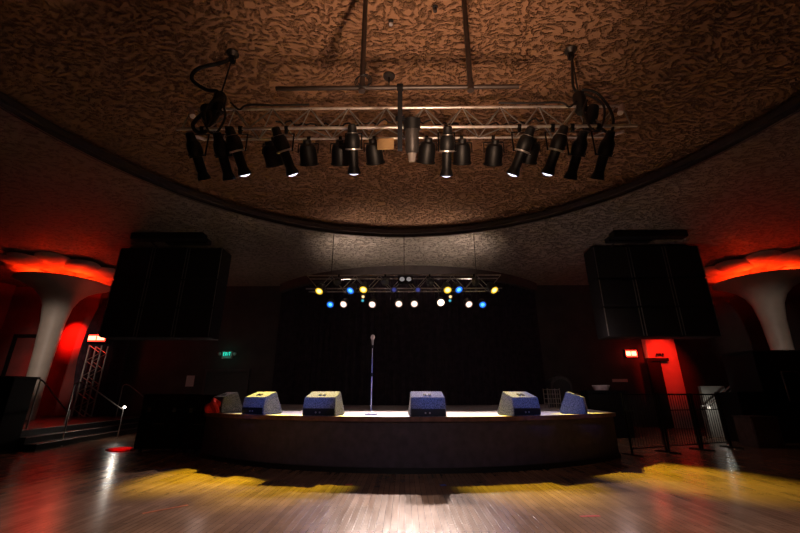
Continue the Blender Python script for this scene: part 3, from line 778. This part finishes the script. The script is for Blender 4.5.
# red wall on the left: drape edge and doorway
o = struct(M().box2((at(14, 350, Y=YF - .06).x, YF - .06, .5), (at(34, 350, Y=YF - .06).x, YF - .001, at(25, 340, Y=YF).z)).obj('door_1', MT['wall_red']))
d0, d1, dz = at(13, 350, Y=YF - .06).x, at(35, 350, Y=YF - .06).x, at(25, 338, Y=YF).z
m = M().box2((d0 - .15, YF - .12, .5), (d0, YF - .001, dz)).box2((d1, YF - .12, .5), (d1 + .15, YF - .001, dz)).box2((d0 - .15, YF - .12, dz), (d1 + .15, YF - .001, dz + .18))
struct(m.obj('trim_7', MT['black']))
# pale wall panel with a rounded edge that catches the red light
pw0, pw1 = XL + .01, at(92, 330, Y=YF - .03).x
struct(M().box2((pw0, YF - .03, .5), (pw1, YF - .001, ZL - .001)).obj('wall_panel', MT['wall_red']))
rows = [[], []]
q0, q1 = at(81, 330, Y=18.9).x, at(128, 330, Y=18.9).x
for i in range(121):
    u = i / 120; x = q0 + (q1 - q0) * u
    y = 18.95 + .06 * math.sin(i * .8)
    rows[0].append((x, y, .53)); rows[1].append((x + (.0 if u > .15 else .0), y, 6.3))
# side curtain: a bowed free edge
rows2 = []
for j in range(13):
    v = j / 12; bow = .55 * (2 * v - 1) ** 2
    rows2.append([(q0 + bow * (1 - i / 120) + (q1 - q0) * i / 120, 19.15 + .06 * math.sin(i * .8), .53 + 5.7 * v) for i in range(121)])
tag(M().grid(rows2).obj('side_curtain', MT['drape'], smooth=True), 'black side curtain on the wall between the red-lit panel and the left loudspeakers', 'curtain')
# ------------------------------------------------------------------ wall notice, green exit sign, double door
c = at(190, 381, Y=YF - .012)
c.y = YF - .006
one(M().box(c, (.40, .012, .52), .002), 'paper_notice', MT['paper'], 'blank-looking white paper notice on the wall left of the door', 'notice', (c.x, YF - .012, c.z - .26))
c = at(227.2, 354.8, Y=YF - .1)
t = thing('exit_sign', 'green lit EXIT sign with two lamp heads above the door left of the stage', 'exit sign', (c.x, YF - .001, c.z - .19))
M().box((0, -.07, .19), (.52, .13, .36), .02).obj('housing', MT['housing'], t)
f = M().box((0, -.138, .23), (.40, .008, .24), .002).obj('face', MT['hole'], t)
def letter(ch, x, s=.16):
    m = M(); w = .052; th = .014; y = -.145; z = .15
    def st(x0, z0, x1, z1): m.tube([(x + x0, y, z + z0), (x + x1, y, z + z1)], th, 4)
    if ch == 'E': st(0, 0, 0, s); st(0, 0, w, 0); st(0, s / 2, w, s / 2); st(0, s, w, s)
    if ch == 'X': st(0, 0, w, s); st(0, s, w, 0)
    if ch == 'I': st(w / 2, 0, w / 2, s)
    if ch == 'T': st(w / 2, 0, w / 2, s); st(-.01, s, w + .01, s)
    o = m.obj('letter', EM_GREEN, f); return o
for i, ch in enumerate('EXIT'): letter(ch, -.17 + i * .095)
for s in (-1, 1):
    M().lathe([(0, .06), (.07, .05), (.085, -.03), (.07, -.04), (0, -.045)], 16, axis((s * .15, -1, -.2), Vector((s * .38, -.11, .24)))).obj('lamp_head', MT['housing'], t, True)
    M().box((s * .30, -.05, .24), (.12, .05, .05), .008).obj('lamp_arm', MT['housing'], t)
light('exit_glow', 'POINT', c + Vector((0, -.4, 0)), 1.2, (.1, 1, .7), size=.1)
dx0, dx1, dzt = at(207, 380, Y=YF).x, at(247, 380, Y=YF).x, at(225, 372, Y=YF).z
struct(M().box2((dx0, YF - .05, 0), (dx1, YF - .001, dzt)).obj('door_2', MT['greym']))
m = M().box2((dx0 - .12, YF - .1, 0), (dx0, YF - .001, dzt)).box2((dx1, YF - .1, 0), (dx1 + .12, YF - .001, dzt)).box2((dx0 - .12, YF - .1, dzt), (dx1 + .12, YF - .001, dzt + .14))
struct(m.obj('trim_8', MT['rim']))

# ================================================================== CASES AT THE LEFT OF THE STAGE
def road_case(x, y, w, d, h, rz, label):
    t = thing('road_case', label, 'road case', (x, y, 0), rz, 'road cases left of the stage')
    M().box((0, 0, .08 + (h * .72 - .08) / 2), (w, d, h * .72 - .08), .012).obj('body', MT['black'], t)
    M().box((0, 0, h * .72 + .006 + (h * .28 - .006) / 2), (w, d, h * .28 - .006), .012).obj('lid', MT['black'], t)
    for sx in (-1, 1):
        for sy in (-1, 1):
            M().tube([(sx * (w / 2 - .12) - .03, sy * (d / 2 - .12), .04), (sx * (w / 2 - .12) + .03, sy * (d / 2 - .12), .04)], .04, 12).obj('caster', MT['rubber'], t, True)
    M().tube([(-.12, -d / 2 - .005, h * .48), (-.12, -d / 2 - .04, h * .48), (.12, -d / 2 - .04, h * .48), (.12, -d / 2 - .005, h * .48)], .012, 6).obj('handle', MT['steel'], t, True)
    for sx in (-1, 1): M().box((sx * w * .3, -d / 2 - .008, h * .72), (.09, .016, .12), .004).obj('latch', MT['steel'], t)
road_case(-6.72, 11.55, 1.15, .8, 1.48, .02, 'tall black road case left of the stage, the left one of two by the steps')
road_case(-5.55, 11.45, .95, .8, 1.46, -.03, 'tall black road case touching the left corner of the stage')
c = at(218, 399, Y=10.15)
# crumpled red solid standing for a patch of red light on the stage corner
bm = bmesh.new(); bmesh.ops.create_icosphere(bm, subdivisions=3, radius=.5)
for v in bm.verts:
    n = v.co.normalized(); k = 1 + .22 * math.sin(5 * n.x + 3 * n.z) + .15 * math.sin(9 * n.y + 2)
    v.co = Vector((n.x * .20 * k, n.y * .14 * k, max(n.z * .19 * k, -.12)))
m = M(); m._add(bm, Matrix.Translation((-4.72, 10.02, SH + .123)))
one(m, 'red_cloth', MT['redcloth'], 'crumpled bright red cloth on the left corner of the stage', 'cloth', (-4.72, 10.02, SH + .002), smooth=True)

# ================================================================== RIGHT SIDE
def barrier(p, q, label):
    p, q = Vector(p), Vector(q); d = q - p; L = d.length; rz = math.atan2(d.y, d.x)
    t = thing('crowd_barrier', label, 'crowd barrier', p, rz, 'crowd barriers right of the stage')
    H = 1.5
    for x in (.03, L - .03):
        M().tube([(x, 0, 0), (x, 0, H)], .028, 8).obj('post', MT['blackm'], t, True)
        M().box((x, 0, .015), (.06, .6, .03), .006).obj('foot', MT['blackm'], t)
    for z in (.15, H - .03, H - .45): M().tube([(.03, 0, z), (L - .03, 0, z)], .022 if z > 1.4 else .014, 8).obj('rail', MT['blackm'], t, True)
    n = 13
    for k in range(1, n):
        M().tube([(L * k / n, 0, .15), (L * k / n, 0, H - .03)], .009, 6).obj('bar', MT['blackm'], t, True)
P0, P1 = Vector((5.75, 10.75, 0)), Vector((9.6, 12.35, 0))
nl = ['black barred crowd barrier nearest the stage corner on the right', 'black barred crowd barrier in the middle of the row right of the stage', 'black barred crowd barrier at the right end of the row, by the pale partition']
for k in range(3):
    barrier(P0.lerp(P1, k / 3 + .006), P0.lerp(P1, (k + 1) / 3 - .006), nl[k])
# red-lit wall with doorway
rx0, rx1 = at(646, 345, Y=YF - .3).x, at(675, 345, Y=YF - .3).x
struct(M().box2((rx0, YF - .3, 0), (rx1, YF - .001, 6.2)).obj('wall_pier', MT['pale']))
zh = at(660, 361, Y=YF - .4).z
fx0, fx1, fx2 = at(651, 372, Y=YF - .4).x, at(662.5, 372, Y=YF - .4).x, at(673, 372, Y=YF - .4).x
m = M().box2((fx0 - .1, YF - .46, 0), (fx0 + .06, YF - .302, zh)).box2((fx0 - .1, YF - .46, zh), (fx1 + .40, YF - .302, zh + .14))
struct(m.obj('trim_9', MT['black']))
struct(M().box2((fx0 + .06, YF - .38, 0), (fx1 + .02, YF - .302, zh)).obj('door_3', MT['black']))
c = at(659.5, 354.5, Y=YF - .34)
t = thing('wall_lamp', 'small dark wall lamp over the red-lit doorway right of the stage', 'lamp', (c.x, YF - .301, c.z - .08))
M().box((0, -.03, .08), (.16, .06, .12), .01).obj('back_plate', MT['black'], t)
for s in (-1, 1): M().lathe([(0, .05), (.04, .05), (.055, -.05), (0, -.05)], 12, Matrix.Translation((s * .14, -.08, .08))).obj('shade', MT['black'], t, True)
light('red_wall_wash', 'SPOT', (12.4, 17.3, 4.4), 420, (1, .012, .004), aim=(12.75, YF, 2.9), cone=62, blend=.8, size=.1)
light('red_wall_wash', 'SPOT', (-17.1, 18.2, 5.0), 1200, (1, .012, .004), aim=(-17.1, YF, 4.3), cone=62, blend=1, size=.1)
light('red_door_wash', 'SPOT', (-18.6, 18.2, 4.4), 50, (1, .02, .006), aim=(-18.4, YF, 2.6), cone=70, blend=.9, size=.1)
# pale partition with small lamp and slanted rail
qx0, qx1 = at(705, 437, Z=0), at(731, 437, Z=0)
yq = qx0.y; zq = at(720, 386, Y=yq).z
struct(M().box2((at(706, 410, Y=yq).x, yq, 0), (at(731, 412, Y=yq).x, yq + .14, zq)).obj('wall_partition', MT['partition']))
lc = at(707.5, 407.5, Y=yq - .25)
t = thing('slanted_rail', 'steel handrail slanting up to the right past the pale partition', 'handrail', (lc.x, yq - .2, 0))
r0, r1, r2 = at(701, 406, Y=yq - .2), at(709, 405, Y=yq - .2), at(737, 380, Y=yq - .2)
M().tube([r0, r1, r2], .028, 8).obj('rail', MT['alu'], t, True, sub=t.location)
M().tube([r1 + Vector((0, 0, -.12)), r2 + Vector((.06, 0, -.12))], .02, 8).obj('lower_rail', MT['steel'], t, True, sub=t.location)
for p in (r0, r2): M().tube([(p.x, p.y, 0), p], .022, 8).obj('post', MT['steel'], t, True, sub=t.location)
t = thing('rail_lamp', 'small dim lamp below the slanted rail on the pale partition', 'lamp', (lc.x, lc.y, lc.z - .06))
M().lathe([(0, 0), (.06, 0), (.08, .06), (.05, .1), (0, .1)], 14).obj('housing', MT['housing'], t, True)
M().lathe([(.06, .0), (.03, -.015), (0, -.02)], 14, axis((0, -1, 0), Vector((0, -.07, .05)))).obj('lens', EM_LAMPDIM, t, True)
light('partition_glow', 'POINT', (lc.x + .12, yq - .6, lc.z), 6, (1, .93, .80), size=.05)
# black booth on the right, crate in front
ex0 = at(734, 400, Y=13.6).x
ztopb = at(765, 350, Y=13.0).z
t = thing('sound_booth', 'tall black booth at the right edge hiding the foot of the right column', 'booth', (16, 14, 0))
M().box2((ex0, 13.4, 0), (XR - .05, 14.4, at(740, 392, Y=13.4).z), .015).obj('lower_body', MT['black'], t, sub=t.location)
bxx = at(757, 360, Y=13.0).x
M().box2((bxx, 13.1, at(740, 392, Y=13.4).z), (XR - .05, 14.4, ztopb - .05), .015).obj('upper_body', MT['black'], t, sub=t.location)
M().box2((bxx - .05, 13.0, ztopb - .05), (XR - .05, 14.45, ztopb), .01).obj('top_board', MT['step'], t, sub=t.location)
k0, k1 = at(760, 448, Z=0), at(793, 449, Z=0)
h = at(760, 418, Y=k0.y).z
t = thing('wooden_crate', 'dim brown wooden crate standing on the floor in front of the black booth', 'crate', ((k0.x + k1.x) / 2, k0.y + .35, 0), -.06)
w = (k1.x - k0.x)
M().box((0, 0, h / 2), (w, .7, h), .015).obj('body', MT['crate'], t)
M().box((0, 0, h + .02), (w + .06, .74, .04), .008).obj('lid', MT['crate'], t)
for sx in (-1, 1): M().box((sx * (w / 2 - .06), -.36, h / 2), (.09, .03, h - .04), .006).obj('batten', MT['crate'], t)
c = at(797, 386, Y=12.95)
t = thing('picture_frame', 'red-edged dark frame standing against the booth at the right edge of the view', 'frame', (c.x, 13.05, c.z - .45))
M().box((0, 0, .45), (.5, .03, .85), .004).obj('panel', MT['black'], t)
m = M()
for a_, b_ in (((-.27, 0, 0), (-.27, 0, .9)), ((.27, 0, 0), (.27, 0, .9)), ((-.27, 0, 0), (.27, 0, 0)), ((-.27, 0, .9), (.27, 0, .9))): m.tube([a_, b_], .025, 6)
m.obj('moulding', MT['crate'], t)

# ------------------------------------------------------------------ gear at the right wing of the stage
g = at(543, 404, Z=SH)
g = Vector((4.75, 13.0, SH + .002))
t = thing('wire_crate', 'small wire crate on the deck behind the right floor monitors', 'crate', g)
for sx in (-1, 1):
    for sy in (-1, 1): M().tube([(sx * .19, sy * .19, 0), (sx * .19, sy * .19, .62)], .015, 6).obj('corner_post', MT['steel'], t, True)
for k in range(5):
    z = .03 + .14 * k
    M().tube([(-.19, -.19, z), (.19, -.19, z), (.19, .19, z), (-.19, .19, z), (-.19, -.19, z)], .010, 6).obj('ring', MT['steel'], t, True)
for k in range(1, 5): M().tube([(-.19 + .38 * k / 5, -.19, 0), (-.19 + .38 * k / 5, -.19, .59)], .008, 6).obj('wire', MT['steel'], t, True)
g = at(561, 404, Y=13.9); g.z = SH + .002
t = thing('amplifier_cabinet', 'black arch-topped amplifier cabinet at the right wing of the stage', 'amplifier', g)
prof = [(-.36, 0), (-.36, .75)] + [(-.36 * math.cos(PI * i / 12), .75 + .28 * math.sin(PI * i / 12)) for i in range(1, 12)] + [(.36, .75), (.36, 0)]
RX = Matrix.Rotation(PI / 2, 4, 'X')
M().prism(prof, -.25, .25, RX).obj('cabinet', MT['greym'], t)
M().prism([(x * .8, .06 + z * .85) for x, z in prof], .25, .27, RX).obj('grille', MT['grille'], t)
M().tube([(-.1, 0, 1.02), (-.1, 0, 1.08), (.1, 0, 1.08), (.1, 0, 1.02)], .012, 6).obj('handle', MT['blackm'], t, True)
x_, y_ = 7.55, 15.3
t = thing('equipment_trunk', 'black equipment trunk on the floor beyond the right wing of the stage', 'trunk', (x_, y_, 0), -.1)
M().box((0, 0, .75), (1.4, .8, 1.5), .02).obj('body', MT['black'], t)
M().box((0, 0, 1.56), (1.42, .82, .12), .02).obj('lid', MT['navy'], t)
m = M()
for k in range(5):
    m.tube([(x_ - .1 + (.24 + .015 * k) * math.cos(2 * PI * a_ / 24), y_ - .1 + (.2 + .015 * k) * math.sin(2 * PI * a_ / 24), 1.645 + .035 * k) for a_ in range(25)], .022, 6)
one(m, 'cable_coil', MT['lilac'], 'coil of pale pinkish cable lying on the trunk right of the stage', 'cable', (x_ - .1, y_ - .1, 1.622))
c = at(620, 380.5, Y=YF - .012)
c.y = YF - .006
one(M().box(c, (.75, .012, .14), .002), 'wall_strip', MT['paper'], 'narrow pale strip on the wall right of the stage below the red sign', 'strip', (c.x, YF - .012, c.z - .07))

# ------------------------------------------------------------------ marks taped to the floor
def tape(px, py, w, l, rz, m, label):
    c = at(px, py, Z=.003)
    one(M().box((0, 0, 0), (w, l, .003), 0, Matrix.Translation(c) @ Matrix.Rotation(rz, 4, 'Z')), 'floor_tape', MT[m], label, 'tape', (c.x, c.y, .0015))
tape(590, 516, .26, .05, .1, 'redtape', 'short red tape mark on the floor right of centre in the foreground')
tape(349, 484.5, .12, .05, .2, 'redtape', 'tiny red tape mark on the floor just below the stage shadow')
tape(443, 485, .10, .09, .3, 'bluetape', 'small blue tape mark on the floor at the foot of the stage')
tape(166, 509, .05, .55, -.75, 'orange', 'thin orange tape strip slanting across the floor at the left')
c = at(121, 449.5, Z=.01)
bm = bmesh.new(); bmesh.ops.create_icosphere(bm, subdivisions=3, radius=1)  # flattened red solid in place of a pool of red light
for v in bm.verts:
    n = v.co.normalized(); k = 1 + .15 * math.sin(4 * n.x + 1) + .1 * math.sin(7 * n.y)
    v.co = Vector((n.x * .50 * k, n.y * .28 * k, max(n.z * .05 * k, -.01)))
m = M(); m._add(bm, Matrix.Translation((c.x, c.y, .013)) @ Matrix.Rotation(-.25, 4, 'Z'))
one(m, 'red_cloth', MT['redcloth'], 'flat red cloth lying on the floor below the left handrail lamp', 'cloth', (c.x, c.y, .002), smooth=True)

# ================================================================== LIGHT
# warm added fill below the dome, no lamp of the hall
light('house_uplight', 'SPOT', (.5, 2.4, 3.0), 1050, (1, .62, .40), aim=(.5, 4.6, 7.8), cone=86, blend=1, size=.12)
# added fills imitating stage lamp spill on the low ceiling, header and curtain
for x in (-2.2, 2.4):
    light('lamp_spill', 'SPOT', (x, 13.2, 5.0), 230, (1, .80, .66), aim=(x * .7, 14.0, 7), cone=125, blend=.9, size=.3)
# faint added fill from behind the camera, on the stage front
light('house_front', 'SPOT', (0, -3, 5.2), 420, (.95, .80, .86), aim=(0, 9.0, .9), cone=42, blend=.9, size=.3)
# dim added fills brightening the two wings, no lamps there
light('wing_worklight', 'POINT', (6.6, 13.2, 3.3), 30, (1, .72, .68), size=.15)
light('wing_worklight', 'POINT', (-7.6, 16.0, 3.2), 11, (1, .72, .62), size=.15)
# house spots on the two columns
light('house_spot', 'SPOT', (-7, 3.5, 4.5), 2600, (1, .80, .66), aim=(-15.5, 16.5, 3.4), cone=16, blend=.8, size=.2)
light('house_spot', 'SPOT', (7, 3.5, 4.5), 900, (1, .80, .66), aim=(15.95, 16.5, 4.2), cone=15, blend=.8, size=.2)
# profile spots on the front truss aimed at the stage
for (pv, d), tgt in zip(s4_pos, ((-3.2, 9.4, 1.55), (-1.9, 9.0, 1.5), (-.8, 8.9, 1.9), (.5, 8.7, 1.5), (2.6, 9.0, 1.5), (3.8, 9.6, 1.55))):
    p = pv + d * .5
    light('profile_lamp', 'SPOT', p, 700, (.10, .22, 1), aim=tgt, cone=17, blend=.9, size=.06)
# narrow red beam from the front truss onto the floor by the steps
light('red_beam', 'SPOT', (-3.7, 5.7, 5.7), 2600, (1, .01, .01), aim=(c.x, c.y, .02), cone=3.6, blend=.4, size=.03)
w = bpy.data.worlds.new('world'); scn.world = w; w.use_nodes = True
w.node_tree.nodes['Background'].inputs[0].default_value = (.01, .008, .008, 1)
w.node_tree.nodes['Background'].inputs[1].default_value = 1
scn.view_settings.view_transform = 'Standard'; scn.view_settings.look = 'None'
scn.view_settings.gamma = 1; scn.view_settings.exposure = 0
scn.view_settings.use_curve_mapping = False
scn.cycles.use_denoising = True
